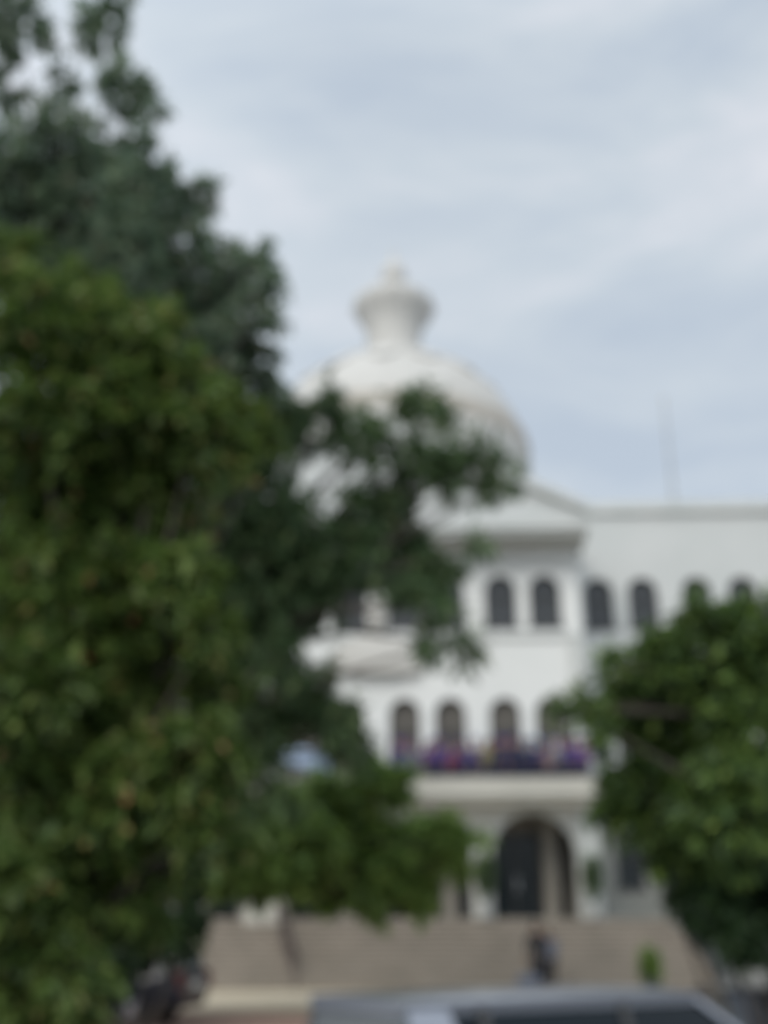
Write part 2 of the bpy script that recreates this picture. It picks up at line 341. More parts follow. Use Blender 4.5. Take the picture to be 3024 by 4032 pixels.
# the big dome
DC = (-1.38, 49.0, 0)
b = MB(); b.lathe([(6.1,16.5),(6.1,19.4),(6.35,19.55),(6.35,19.8),(6.0,20.0),(6.0,20.7)], 64, DC); drum = part(b, 'drum', M['dome'], smooth=True)
for i in range(16):
    b = MB(); a = 2*PI*(i+.5)/16; cx, cy = DC[0]+6.13*math.cos(a), DC[1]+6.13*math.sin(a)
    t_ = Vector((-math.sin(a), math.cos(a), 0)); n_ = Vector((math.cos(a), math.sin(a), 0))
    pts = arch_poly(0, 1.1, 17.4, 19.2)
    o_ = [Vector((cx, cy, 0)) + t_*u_ + Vector((0, 0, z_)) - n_*.1 for u_, z_ in pts]; q_ = [v + n_*.13 for v in o_]
    n = len(pts); b.add(o_+q_, [tuple(range(n)), tuple(range(2*n-1, n-1, -1))]+[(j, n+j, n+(j+1) % n, (j+1) % n) for j in range(n)])
    part(b, 'niche', M['glass'], drum)
dprof = [(6.1,20.6),(6.2,21.0),(6.38,21.4),(6.50,22.0),(6.50,22.8),(6.33,23.8),(5.93,24.8),(5.28,25.8),(4.48,26.6),(3.6,27.3),(2.7,27.8),(2.0,28.1),(1.5,28.2)]
b = MB(); b.lathe(dprof, 96, DC, lambda a, z: 1+.010*abs(math.sin(12*a))*min(1, (28.2-z)/2)); dome = part(b, 'dome', M['dome'], smooth=True)
b = MB()
b.lathe([(6.45,22.75),(6.58,22.85),(6.58,23.2),(6.50,23.65),(6.3,23.8)], 96, DC)
part(b, 'petal_band', M['band'], dome, True)
b = MB()                                        # drooping lotus petals round the crown of the dome
dr = lambda z: next((r0+(r1-r0)*(z-z0)/(z1-z0) for (r0, z0), (r1, z1) in zip(dprof, dprof[1:]) if z0 <= z <= z1), 1.5)
for ring, cnt, wd in ((0, 14, .62),):
    for i in range(cnt):
        a = 2*PI*(i+.3)/cnt
        c_ = Vector(DC); rows = []
        for s_, hw in ((0, .13), (.25, .155), (.5, .18), (.75, .17), (.92, .10), (1, .02)):
            zz = 28.15 - 2.1*s_**1.5; rr = dr(zz) + .10
            rows.append([c_ + Vector((math.cos(a+k_*hw), math.sin(a+k_*hw), 0))*(rr + .08*(1-abs(k_)) + .12*s_) + Vector((0, 0, zz)) for k_ in (-1, -.5, 0, .5, 1)])
        vs = [v for r_ in rows for v in r_]; vs2 = [v + (Vector((DC[0], DC[1], v.z-2)) - v).normalized()*.16 for v in vs]; nn = len(vs); fs = []
        for r_ in range(5):
            for k_ in range(4):
                q = (r_*5+k_, r_*5+k_+1, r_*5+k_+6, r_*5+k_+5); fs += [q, tuple(nn+i for i in q[::-1])]
        bd = [0,1,2,3,4,9,14,19,24,29,28,27,26,25,20,15,10,5]
        fs += [(bd[i], bd[(i+1) % len(bd)], nn+bd[(i+1) % len(bd)], nn+bd[i]) for i in range(len(bd))]
        b.add(vs+vs2, fs)
part(b, 'lotus_petals', M['dome'], dome, True)
b = MB(); b.lathe([(2.0,28.0),(1.5,28.3),(1.40,28.9),(1.38,29.8),(1.46,30.5),(1.72,30.95),(2.02,31.35),(2.10,31.65),(2.02,31.9),(1.7,32.15),(1.1,32.55),(.65,32.85),(.48,33.1),(.55,33.35),(.66,33.65),(.58,33.95),(.38,34.25),(.17,34.5),(.08,35.0),(.01,35.4)], 48, DC, lambda a, z: 1+.04*math.cos(12*a)*(1 if 30.4 < z < 32.2 else 0))
part(b, 'finial', M['dome'], dome, True)

# flagpole on the flat roof
fp = empty('flagpole', (10.7, 44, 17.0), label='thin white flagpole rising from the flat roof of the right wing', cat='flagpole')
MB().tube([(0,0,0),(0,0,3.2),(0,0,6.6)], [.07,.05,.03]).build('pole', M['concrete'], fp, True); MB().box(-.25,.25,-.25,.25,0,.12).build('base', M['concrete'], fp); MB().ball((0,0,6.65), .06).build('finial', M['gold'], fp, True)

# walls beside the steps
wr = empty('stair_wall', (7.9, 36, 0), label='dark granite sloping wall along the right edge of the steps', cat='wall')
MB().prism([(34.0-36, 0), (38.4-36, 0), (38.4-36, 2.3), (37.6-36, 2.3), (34.0-36, .5)], 0, .4).build('slope', M['cheek'], wr)
sl = wr.children[0]; sl.rotation_euler = (0, 0, R(90)); sl.location = (.62, 0, 0)
wl = empty('low_wall', (-8.6, 38.3, 0), label='low grey wall at the left end of the steps, under the leaves', cat='wall')
MB().box(-4, 1.35, -.3, .1, 0, 2.35).build('panel', M['concrete'], wl); MB().box(-4.05, 1.4, -.36, .16, 2.35, 2.45).build('coping', M['trim'], wl)
pl = empty('plinth', (-5.35, 37.6, 1.3), label='pale square plinth at the head of the left handrail', cat='plinth')
MB().box(-.6, -.08, -.25, .25, 0, 1.15).build('left_block', M['plaster_warm'], pl, bevel=.02); MB().box(.02, .6, -.25, .25, 0, 1.25).build('right_block', M['plaster_warm'], pl, bevel=.02)
hr = empty('handrail', (-4.6, 35.8, .05), label='dark brown metal handrail coming down the left part of the steps', cat='handrail')
p0, p1 = Vector((-4.95, 37.5, 1.75)), Vector((-3.85, 33.9, .06)); rel = lambda v: tuple(Vector(v) - Vector((-4.6, 35.8, .05)))
MB().tube([rel(p0+Vector((0,0,.92))), rel(p1+Vector((0,0,.92)))], .07).build('top_rail', M['rail'], hr, True)
MB().tube([rel(p0+Vector((0,0,.5))), rel(p1+Vector((0,0,.5)))], .035).build('middle_rail', M['rail'], hr, True)
for k_ in range(6):
    q = p0.lerp(p1, k_/5); MB().tube([rel(q+Vector((0,0,-.15 if k_ < 5 else 0))), rel(q+Vector((0,0,.92)))], .04).build('post', M['rail'], hr, True)

# ------------------------------------------------------------------ foliage
CLUMPS = {
 'tall': [(-7.86,16.47,18.32,0.74,0.75),(-6.46,17.09,18.77,0.62,0.6),(-6.06,16.73,19.01,0.38,0.5),(-8.3,17.21,17.4,0.52,0.6),(-7.15,17.26,17.52,0.4,0.5),(-5.47,16.11,16.31,0.52,0.9),(-6.68,16.01,15.18,0.65,0.75),(-5.44,17.69,17.2,0.24,0.6),(-7.74,16.51,15.0,0.71,0.9),(-5.0,15.5,13.61,0.48,1),(-4.92,15.5,12.66,0.55,1),(-4.77,15.5,11.83,0.47,1),(-6.56,17.69,16.48,0.47,0.7),(-7.39,16.95,14.49,0.8,0.9),(-6.22,17.28,15.14,0.72,0.9),(-5.14,16.29,14.95,0.43,0.9),(-5.15,17.28,14.77,0.76,1),(-4.23,17.75,15.0,0.39,1),(-6.13,17.05,14.0,1.14,1),(-4.55,17.49,13.86,0.62,0.9),(-7.27,17.35,13.83,1.16,1),(-5.27,16.11,12.05,0.73,1),(-4.15,17.53,12.94,0.53,1),(-3.48,17.19,13.0,0.47,1),(-2.91,16.59,12.79,0.31,1),(-2.75,16.04,11.86,0.35,0.9),(-4.23,17.75,12.18,0.78,1),(-3.21,16.94,11.68,0.5,1),(-2.84,17.45,12.11,0.24,0.6),(-3.67,17.77,11.3,0.69,1),(-2.88,17.44,11.1,0.35,1),(-4.18,17.86,10.97,0.77,1),(-4.95,16.79,11.06,0.9,1),(-2.8,17.61,10.53,0.25,0.6),(-6.34,16.89,12.19,1.02,1),(-4.93,17.89,12.89,0.8,1),(-4.74,17.77,11.81,0.79,1),(-4.83,16.18,11.44,0.56,1),(-3.61,16.26,10.73,0.56,1)],
 'near': [(-3.63,8.69,6.77,0.52,1),(-3.29,9.5,7.13,0.52,1),(-2.69,8.93,6.69,0.35,1),(-2.36,9.14,6.4,0.35,1),(-3.38,8.79,5.86,0.63,1),(-2.69,9.01,5.95,0.56,1),(-2.01,8.88,5.83,0.33,1),(-1.74,8.84,5.49,0.25,0.9),(-2.29,11.0,7.04,0.28,0.9),(-1.97,11.0,6.83,0.26,0.8),(-1.73,11.0,6.65,0.2,0.6),(-2.83,10.0,7.53,0.3,0.7),(-3.62,10.0,8.0,0.3,0.7),(-4.07,10.5,4.88,0.42,1),(-3.66,10.5,4.16,0.37,1),(-2.52,10.0,5.28,0.37,1),(-3.26,10.5,5.37,0.43,1),(-3.68,9.39,5.2,0.57,1),(-3.11,9.5,5.24,0.66,1),(-2.49,9.44,5.44,0.48,1),(-3.29,9.07,4.21,0.61,1),(-2.6,9.23,4.25,0.62,1),(-2.04,8.69,4.28,0.33,1),(-1.8,9.36,3.53,0.2,0.9),(-1.64,9.08,2.92,0.19,0.9),(-1.52,8.77,2.17,0.15,0.9),(-3.16,8.53,3.28,0.52,1),(-2.82,9.38,3.46,0.61,1),(-2.22,9.53,3.69,0.46,1),(-1.75,8.56,3.77,0.23,1),(-3.2,9.32,2.66,0.59,1),(-2.38,8.9,2.61,0.52,1),(-1.81,8.62,2.75,0.4,1),(-3.08,8.78,1.9,0.47,1),(-2.73,9.29,1.92,0.5,1),(-2.27,9.4,2.11,0.38,1),(-1.71,8.51,2.15,0.2,1),(-3.05,9.12,1.3,0.47,1),(-2.57,8.51,1.25,0.22,1),(-3.12,9.24,0.9,0.29,1),(-2.66,8.82,0.9,0.24,1),(-4.21,9.41,7.97,0.29,0.8),(-3.65,10.0,3.16,0.51,1),(-3.15,10.0,2.5,0.5,1),(-2.77,10.0,1.95,0.41,1),(-2.43,10.0,1.73,0.25,1),(-4.0,10.0,6.15,0.57,1)],
 'mid': [(-4.08,20.24,10.84,1.04,1),(-2.84,18.88,10.49,0.62,1),(-3.29,19.27,9.23,0.97,1),(-1.97,19.78,11.62,0.35,0.8),(-2.1,20.27,11.24,0.57,1),(-2.38,19.17,8.61,0.7,1),(-2.78,18.9,11.09,0.36,0.7),(-1.29,20.88,11.62,0.38,0.6),(-0.33,19.55,11.37,0.33,1),(0.19,21.1,12.2,0.31,1),(0.47,20.95,11.73,0.26,0.8),(-1.03,19.71,10.49,0.46,0.9),(-0.12,19.9,10.32,0.48,1),(0.62,20.05,10.37,0.37,1),(1.19,20.35,10.54,0.35,0.9),(-0.59,20.23,9.76,0.46,1),(0.43,20.14,9.96,0.38,1),(1.3,20.29,9.81,0.31,0.9),(1.88,21.06,10.27,0.21,0.6),(1.49,20.02,10.24,0.2,0.6),(-1.21,19.83,9.13,0.5,1),(-0.51,20.53,9.38,0.36,1),(-2.73,19.37,8.04,1.04,1),(-1.44,19.52,8.26,0.66,1),(-0.43,21.15,8.51,0.75,1),(0.17,20.05,7.96,0.51,1),(-3.84,20.12,8.4,0.91,1),(0.19,18.83,6.87,0.34,1),(-2.02,19.8,7.44,0.48,1),(-2.89,20.19,7.11,0.66,1),(-0.26,18.85,7.14,0.24,1),(-3.59,20.28,6.6,0.88,1),(-2.51,20.32,5.71,0.39,0.8),(0.01,18.94,6.23,0.26,0.6),(0.71,20.31,6.61,0.37,0.6),(-3.72,19.92,5.21,0.93,1),(-2.43,20.43,5.34,0.44,1),(-2.8,19.65,4.33,0.28,1),(-1.91,20.5,5.48,0.47,1),(-1.52,20.57,4.89,0.39,1),(-2.39,18.85,5.9,0.41,0.9),(-2.62,18.95,6.34,0.37,0.8),(-2.26,20.42,5.82,0.39,1),(-1.34,21.11,4.8,0.27,1),(-1.52,19.4,5.02,0.37,1),(-3.4,19.9,3.97,0.7,1),(-3.45,20.22,4.76,0.53,1),(-2.6,19.57,3.65,0.29,1),(-2.75,19.67,5.03,0.33,1),(-1.93,19.55,6.14,0.26,0.4),(1.0,19.69,8.38,0.25,0.5)],
 'low': [(-2.11,25.29,4.22,0.62,1),(-1.24,24.4,4.61,0.56,1),(-0.53,24.63,4.54,0.36,1),(-3.0,25.82,3.97,0.74,1),(-2.62,23.58,3.11,0.91,1),(-1.47,25.21,3.32,0.97,1),(-0.26,25.71,3.25,0.83,1),(0.4,24.43,3.44,0.5,1),(0.79,24.17,3.33,0.33,0.9),(1.11,25.91,3.51,0.21,0.7),(0.58,24.22,2.87,0.29,0.8),(-1.21,24.06,2.31,0.39,1),(-0.25,24.81,2.38,0.49,1),(-2.21,25.59,2.56,0.62,1),(-3.52,23.81,3.13,0.77,1),(-4.4,24.47,2.89,0.59,1),(-1.03,24.5,1.96,0.21,0.7),(-1.74,26.0,3.78,0.64,1),(-2.29,24.82,4.67,0.31,0.8),(-1.94,26.07,2.88,0.63,1),(-3.19,24.01,3.9,0.7,1),(-0.74,24.51,2.79,0.59,1),(-3.74,25.45,2.65,0.46,1)],
 'darkleft': [(-4.98,24.06,3.91,0.79,1),(-5.09,22.87,2.02,0.7,1),(-5.26,22.24,1.42,0.53,1),(-5.79,21.95,1.26,0.61,1),(-6.87,23.08,1.68,0.74,1),(-4.7,22.15,2.67,0.54,1),(-7.82,23.85,1.24,0.86,1),(-4.71,19.0,1.29,0.32,1),(-4.34,19.0,1.36,0.32,1),(-3.96,19.0,1.4,0.27,1),(-3.91,19.0,1.72,0.28,1),(-5.13,19.0,0.88,0.41,1),(-5.55,19.0,0.6,0.45,1)],
 'right': [(4.11,14.72,5.36,0.41,1),(3.63,14.33,5.49,0.22,1),(4.56,14.63,5.43,0.43,1),(2.87,15.53,5.01,0.3,0.8),(2.38,14.59,5.02,0.12,0.5),(3.03,14.72,5.18,0.16,0.6),(3.3,14.85,5.05,0.44,1),(4.03,14.86,4.85,0.68,1),(2.21,14.84,4.39,0.21,0.8),(2.13,15.76,4.67,0.15,0.7),(1.78,14.38,4.27,0.1,0.5),(2.21,14.11,4.01,0.18,0.8),(2.36,15.8,3.18,0.16,0.7),(2.79,15.68,4.45,0.4,1),(3.57,15.88,4.35,0.79,1),(4.25,14.88,4.04,0.73,1),(2.64,15.81,3.56,0.22,0.9),(3.19,15.77,3.3,0.7,1),(3.85,14.5,2.98,0.76,1),(2.61,15.44,3.05,0.2,0.9),(3.46,15.61,2.49,0.37,1),(2.88,15.29,2.92,0.21,1),(4.42,16.0,3.45,0.7,1),(3.93,16.0,3.77,0.72,1),(3.59,16.0,2.95,0.58,1),(4.72,16.0,4.9,0.59,1),(4.61,16.0,2.95,0.45,1)],
 'rightlow': [(3.47,15.36,1.9,0.3,1),(3.67,14.81,1.72,0.38,1),(4.35,15.77,1.85,0.49,1),(3.76,14.37,1.45,0.27,1),(4.47,15.94,1.39,0.3,1),(3.25,15.55,1.96,0.15,0.8),(3.86,15.97,2.51,0.41,1),(4.43,15.92,2.63,0.53,1),(4.5,15.93,2.21,0.5,1)],
}

def leaf(vs, fs, p, d, up_, L_, W_):
    s_ = d.cross(up_)
    if s_.length < .01: s_ = Vector((1, 0, 0))
    s_.normalize(); nrm = s_.cross(d).normalized(); b = len(vs)
    vs += [p, p+d*L_*.35+s_*W_*.5+nrm*W_*.12, p+d*L_*.75+s_*W_*.38+nrm*W_*.05, p+d*L_-nrm*L_*.12, p+d*L_*.75-s_*W_*.38+nrm*W_*.05, p+d*L_*.35-s_*W_*.5+nrm*W_*.12, p+d*L_*.5-nrm*W_*.06]
    fs += [(b, b+1, b+6), (b+1, b+2, b+6), (b+2, b+3, b+6), (b+3, b+4, b+6), (b+4, b+5, b+6), (b+5, b, b+6)]
def rnd(rng):
    while True:
        v = Vector((rng.uniform(-1, 1), rng.uniform(-1, 1), rng.uniform(-1, 1)))
        if .01 < v.length < 1: return v
def crown(clumps, L_, W_, k, seed, depth=1.0, per=11, droop=.5):
    rng = random.Random(seed); vs = []; fs = []; tw = []
    for (x, y, z, r, dens) in clumps:
        c = Vector((x, y, z)); area = PI*r*r; n = int(k*dens*area/(L_*W_*.55*per)) + 2
        for i in range(n):
            u_ = rnd(rng)
            if u_.length < .35 and dens > .7: u_ = u_.normalized()*rng.uniform(.4, 1)
            sp = c + Vector((u_.x*r, u_.y*r*depth, u_.z*r)) * .92
            ax = (u_.normalized()*.8 + rnd(rng)*.9); ax.z -= droop*rng.random()*.8; ax.normalize()
            tl = L_*rng.uniform(1.0, 2.2); tw.append((sp - ax*tl*.4, sp + ax*tl*.6))
            for j in range(per):
                t = j/per; ang = j*2.4+rng.random()
                a1 = ax.orthogonal().normalized(); a2 = ax.cross(a1)
                d = (ax*rng.uniform(.4, 1.0) + (a1*math.cos(ang)+a2*math.sin(ang))*rng.uniform(.6, 1.0)); d.z -= droop*rng.random(); d.normalize()
                sc_ = rng.uniform(.65, 1.2)
                leaf(vs, fs, sp + ax*tl*(t-.4), d, Vector((rng.uniform(-.5, .5), rng.uniform(-.5, .5), 1)), L_*sc_, W_*sc_*rng.uniform(.8, 1.15))
    return vs, fs, tw
def tree(name, key, base, L_, W_, k, lm, bm_, label, cat, group=None, trunk_r=.16, seed=1, depth=1.0, per=11, droop=.5, part_name='crown', hub=None):
    cl = CLUMPS[key]; o = empty(name, base, label=label, cat=cat, group=group); B = Vector(base)
    vs, fs, tw = crown(cl, L_, W_, k, seed, depth, per, droop)
    m = MB(); m.v = [tuple(v-B) for v in vs]; m.f = fs
    me = bpy.data.meshes.new(part_name); me.from_pydata(m.v, [], m.f); me.materials.append(lm)
    c = bpy.data.objects.new(part_name, me); col.objects.link(c); c.parent = o
    t = MB(); rng = random.Random(seed+5)
    zmin = min(q[2] for q in cl); zmax = max(q[2] for q in cl)
    H = Vector(hub) if hub else Vector((sum(q[0] for q in cl)/len(cl), sum(q[1] for q in cl)/len(cl), zmin+(zmax-zmin)*.35))
    if name != 'shrub':
        pts = [B + (H-B)*s_ + Vector((.25*math.sin(s_*5), .1*math.sin(s_*7), 0))*trunk_r*4*s_*(1-s_) for s_ in [i/6 for i in range(7)]]
        t.tube([tuple(p-B) for p in pts], [trunk_r*(1.35-.6*i/6) for i in range(7)], 10)
        for q in cl:
            e_ = Vector(q[:3]); s_ = pts[4] if e_.z < H.z else pts[6]
            mid = s_.lerp(e_, .5) + Vector((rng.uniform(-.2, .2), rng.uniform(-.2, .2), rng.uniform(0, .35)))*min(1.5, (e_-s_).length*.3)
            t.tube([tuple(s_-B), tuple(mid-B), tuple(e_-B)], [trunk_r*.45, trunk_r*.25, trunk_r*.1], 6)
        for a_, b_ in tw[::3]: t.tube([tuple(a_-B), tuple(b_-B)], [.012, .005], 3)
        t.build('trunk', bm_, o, True)
    else:
        for q in cl:
            e_ = Vector(q[:3]); f_ = Vector((q[0]*.6+B.x*.4, q[1], B.z)); t.tube([tuple(f_-B), tuple(e_-B)], [.04, .015], 6)
        t.build('stem', bm_, o, True)
    return o
tree('broadleaf_tree', 'near', (-2.9, 9.3, -.66), .15, .075, 10, M['lf_near'], M['bark'], 'nearest leafy tree on the left with yellowing leaves, reaching to the bottom edge', 'tree', seed=2, trunk_r=.085, hub=(-2.7, 9.5, 2.6))
tree('tall_tree', 'tall', (-5.2, 17.5, -.66), .21, .09, 7, M['lf_tall'], M['greybark'], 'tallest grey-green tree with thin open top against the sky', 'tree', seed=3, trunk_r=.13, hub=(-5.0, 17.3, 6.5))
tree('branching_tree', 'mid', (-5.6, 20.5, .02), .29, .09, 7.5, M['lf_mid'], M['bark'], 'dark tree whose branches reach across the big dome', 'tree', seed=4, trunk_r=.18, hub=(-3.9, 20.2, 6.5))
tree('small_tree', 'low', (-6.2, 25.0, .05), .24, .11, 11, M['lf_low'], M['bark'], 'fresh green small tree in front of the steps and left porch arch', 'tree', seed=5, trunk_r=.10, hub=(-3.6, 25.2, 3.7))
tree('shrub', 'darkleft', (-5.3, 23, .03), .16, .075, 9, M['lf_dark'], M['bark'], 'deep green shrub behind the black car at the left', 'shrub', seed=6, part_name='foliage')
tree('spreading_tree', 'right', (4.6, 14.6, -.66), .22, .09, 11, M['lf_right'], M['bark'], 'leafy tree filling the right edge in front of the wing', 'tree', seed=7, trunk_r=.15, hub=(5.1, 15.3, 4.2))
tree('shrub', 'rightlow', (4.9, 15.2, -.66), .14, .07, 10, M['lf_dark'], M['bark'], 'deep green shrub under the leafy tree at the right edge', 'shrub', seed=8, part_name='foliage')

# potted plants
def potted(loc, h, r, label, seed, lm, pm, thin=False):
    o = empty('potted_plant', loc, label=label, cat='potted plant')
    p = MB().lathe([(.16,0),(.17,.03),(.22,.32),(.25,.40),(.25,.44),(.21,.44),(.20,.38)], 24); p.build('pot', pm, o, True)
    zs = [(.46+(h-.5)*t) for t in (.15, .4, .65, .88)]; rr = [r*.9, r, r*.8, r*.5] if not thin else [r*.3, r*.8, r, r*.7]
    vs, fs, tw = crown([(0, 0, z, q, 1) for z, q in zip(zs, rr)], .14, .045, 9, seed, 1, 9, .2)
    me = bpy.data.meshes.new('foliage'); me.from_pydata([tuple(v) for v in vs], [], fs); me.materials.append(lm)
    c = bpy.data.objects.new('foliage', me); col.objects.link(c); c.parent = o
    MB().tube([(0,0,.38),(.02,0,h*.5),(0,.01,h*.85)], [.03,.022,.01]).build('stem', M['bark'], o, True)
potted((1.83, 37.55, 2.0-.05+.05), 1.95, .33, 'dark green potted shrub standing left of the open porch arch', 21, M['lf_mid'], M['potw'], True)
potted((5.30, 37.55, 2.0), 1.95, .30, 'dark green potted shrub standing right of the open porch arch', 22, M['lf_mid'], M['potw'], True)
potted((5.72, 31.0, .05), 1.15, .27, 'potted plant on the forecourt at the foot of the steps', 23, M['lf_low'], M['pot'])

# ------------------------------------------------------------------ cars
def make_car(paint, label, loc, rz, H=1.56, Lc=4.3, W=1.76, group='parked cars', rearlean=.05):
    o = empty('parked_car', loc, rz, label, 'car', group)
    hl, hw = Lc/2, W/2; belt = .92; gb = .30
    # body: stations from the tail (x=-hl) to the nose (x=+hl)
    stn = [(-hl, .45, .80, .86), (-hl+.08, .30, .90, .94), (-hl+.45, .24, .93, 1), (-.6, .22, .93, 1), (.6, .22, .92, 1), (1.15, .24, .90, .99), (hl-.42, .24, .89, .97), (hl-.12, .28, .72, .88), (hl, .42, .62, .76)]
    vs = []; n = 10
    for x, zb, zt, ws in stn:
        w_ = hw*ws; zm = (zb+zt)/2
        ring = [(-.8*w_, zb), (-.97*w_, zb+.08), (-w_, zm), (-.985*w_, zt-.10), (-.90*w_, zt), (.90*w_, zt), (.985*w_, zt-.10), (w_, zm), (.97*w_, zb+.08), (.8*w_, zb)]
        vs += [(x, a, b_) for a, b_ in ring]
    fs = [tuple(range(n)), tuple((len(stn)-1)*n+i for i in range(n))]
    for j in range(len(stn)-1):
        for i in range(n): fs.append((j*n+i, j*n+(i+1) % n, (j+1)*n+(i+1) % n, (j+1)*n+i))
    MB().add(vs, fs).build('body', paint, o, True)
    # greenhouse corners (belt and roof)
    wb, wt = hw*.90, hw*.74; zr = H-.05
    xb = [-hl+.14, -hl+1.15, .16, hl-.32]; xt = [-hl+.14+rearlean, -hl+1.0, .08, hl-1.5]
    rf = MB(); vs = []
    xs = [xt[0]-.03, xt[0]+.25, -.6, .1, xt[3]-.15, xt[3]+.03]; hz = [0, .02, .03, .03, .02, 0]
    for x, dz in zip(xs, hz):
        for yy, k_ in ((-1.03, 0), (-.97, .55), (-.6, .9), (0, 1), (.6, .9), (.97, .55), (1.03, 0)): vs.append((x, yy*wt, zr+dz*k_+.02*k_))
        for yy in (1.0, .5, -.5, -1.0): vs.append((x, yy*wt, zr-.095))
    nn = 11; fs = [tuple(range(nn)), tuple(5*nn+i for i in range(nn))]
    for j in range(5):
        for i in range(nn): fs.append((j*nn+i, j*nn+(i+1) % nn, (j+1)*nn+(i+1) % nn, (j+1)*nn+i))
    rf.add(vs, fs); roof = rf.build('roof', paint, o, True)
    pil = [(0, .20, .17), (1, .06, .05), (2, .05, .05), (3, .075, .06)]
    for sy in (-1, 1):
        for idx, a_, b_ in pil:
            p = MB(); y0, y1 = sy*wb, sy*wt; B0 = Vector((xb[idx], y0, belt-.02)); T0 = Vector((xt[idx], y1, zr))
            if idx == 0: ex = [(.28, .86), (0, .38)]
            elif idx == 3: ex = [(-.10, .0), (-.10, .0)]
            else: ex = [(-a_, a_), (-b_, b_)]
            th = Vector((0, -sy*.06, 0)); X = Vector((1, 0, 0))
            q = [B0+X*ex[0][0], B0+X*ex[0][1], T0+X*ex[1][1], T0+X*ex[1][0]]; q2 = [v+th for v in q]
            p.add(q+q2, [(0,1,2,3),(7,6,5,4),(0,4,5,1),(1,5,6,2),(2,6,7,3),(3,7,4,0)])
            p.build('pillar', paint if idx in (0, 3) else M['dark'], o)
        q = [Vector((xb[0], sy*wb, belt-.02)), Vector((xb[0]+.30, sy*wb, belt-.02)), Vector((xt[0]+.04, sy*wt, zr-.03)), Vector((xt[0], sy*wt, zr-.03))]
        q = [v+Vector((0, -sy*.01, 0)) for v in q]; q2 = [v+Vector((0, -sy*.02, 0)) for v in q]
        MB().add(q+q2, [(0,1,2,3),(7,6,5,4),(0,4,5,1),(1,5,6,2),(2,6,7,3),(3,7,4,0)]).build('quarter_window', M['skyglass'], o)
        for a_, b_ in ((0, 1), (1, 2), (2, 3)):
            s0 = .83 if a_ == 0 else .02; t0 = .36 if a_ == 0 else .02
            ins = Vector((0, -sy*.02, 0)); th = Vector((0, -sy*.012, 0))
            q = [Vector((xb[a_]+s0, sy*wb, belt-.02)), Vector((xb[b_]-.02, sy*wb, belt-.02)), Vector((xt[b_]-.02, sy*wt, zr-.05)), Vector((xt[a_]+t0, sy*wt, zr-.03))]
            q = [v+ins for v in q]; q2 = [v+th for v in q]
            MB().add(q+q2, [(0,1,2,3),(7,6,5,4),(0,4,5,1),(1,5,6,2),(2,6,7,3),(3,7,4,0)]).build('side_window', M['carglass'], o)
        for xd in (-.62, .45):
            MB().box(xd-.10, xd+.10, sy*(hw+.005)-.02, sy*(hw+.005)+.02, .76, .79).build('door_handle', M['chrome'], o, bevel=.006)
        mm = MB().ball((hl-1.2, sy*(hw+.08), 1.0), (.07, .12, .08)); mm.build('wing_mirror', paint, o, True)
        MB().box(-hl-.015, -hl+.16, sy*(hw*.80)-.10, sy*(hw*.80)+.10, .60, .88).build('tail_lamp', M['lampred'], o, bevel=.02)
        MB().box(hl-.22, hl+.0, sy*(hw*.62)-.14, sy*(hw*.62)+.14, .55, .68).build('headlight', M['lampw'], o, bevel=.02)
        for xw in (-hl+.85, hl-.85):
            ty = MB(); cy = sy*(hw-.11)
            prof_ = [(.20,-.10),(.29,-.11),(.325,-.07),(.325,.07),(.29,.11),(.20,.10)]
            vs = []; fs = []; nq = 28
            for r_, yy in prof_:
                for i in range(nq): a = 2*PI*i/nq; vs.append((xw+r_*math.cos(a), cy+yy, .325+r_*math.sin(a)))
            for j in range(6):
                for i in range(nq): fs.append((j*nq+i, j*nq+(i+1) % nq, ((j+1) % 6)*nq+(i+1) % nq, ((j+1) % 6)*nq+i))
            wh = ty.add(vs, fs).build('wheel', M['rubber'], o, True)
            rm = MB()
            for i in range(5):
                a = 2*PI*i/5; dx, dz = math.cos(a), math.sin(a)
                rm.tube([(xw+dx*.03, cy+sy*.07, .325+dz*.03), (xw+dx*.19, cy+sy*.08, .325+dz*.19)], [.035, .025], 6)
            rm.tube([(xw, cy+sy*.02, .325), (xw, cy+sy*.09, .325)], .05, 12)
            for i in range(24):
                a, c_ = 2*PI*i/24, 2*PI*(i+1)/24
                rm.tube([(xw+.19*math.cos(a), cy+sy*.07, .325+.19*math.sin(a)), (xw+.19*math.cos(c_), cy+sy*.07, .325+.19*math.sin(c_))], .015, 5)
            rm.build('rim', M['rim'], wh, True)
    for (x0_, x1_, name, m_) in ((xb[0]-.0, xt[0]-.0, 'rear_window', M['skyglass']), (xb[3], xt[3], 'windscreen', M['carglass'])):
        s_ = 1 if name == 'windscreen' else -1
        q = [Vector((x0_-s_*.02, -wb*.93, belt-.02)), Vector((x0_-s_*.02, wb*.93, belt-.02)), Vector((x1_-s_*.02, wt*.93, zr-.02)), Vector((x1_-s_*.02, -wt*.93, zr-.02))]
        q2 = [v-Vector((s_*.015, 0, 0)) for v in q]
        MB().add(q+q2, [(0,1,2,3),(7,6,5,4),(0,4,5,1),(1,5,6,2),(2,6,7,3),(3,7,4,0)]).build(name, m_, o)
    MB().box(-hl+.02, -hl+.12, -hw*.84, hw*.84, belt-.10, belt-.0).build('tailgate_trim', paint, o, bevel=.02)
    MB().box(-hl-.03, -hl+.0, -.26, .26, .62, .73).build('number_plate', M['plate'], o)
    for xs_, ys_ in ((.25, -.36), (.25, .36), (-.65, -.36), (-.65, .36)):
        MB().box(xs_-.30, xs_-.18, ys_-.24, ys_+.24, .5, 1.12).build('seat', M['seat'], o, bevel=.04)
    return o
make_car(M['silver'], 'silver estate car nearest the camera, its roof and dark side windows along the bottom edge', (1.22, 11.29, -.62), R(35), H=1.67, Lc=5.0, W=1.95, rearlean=.12)
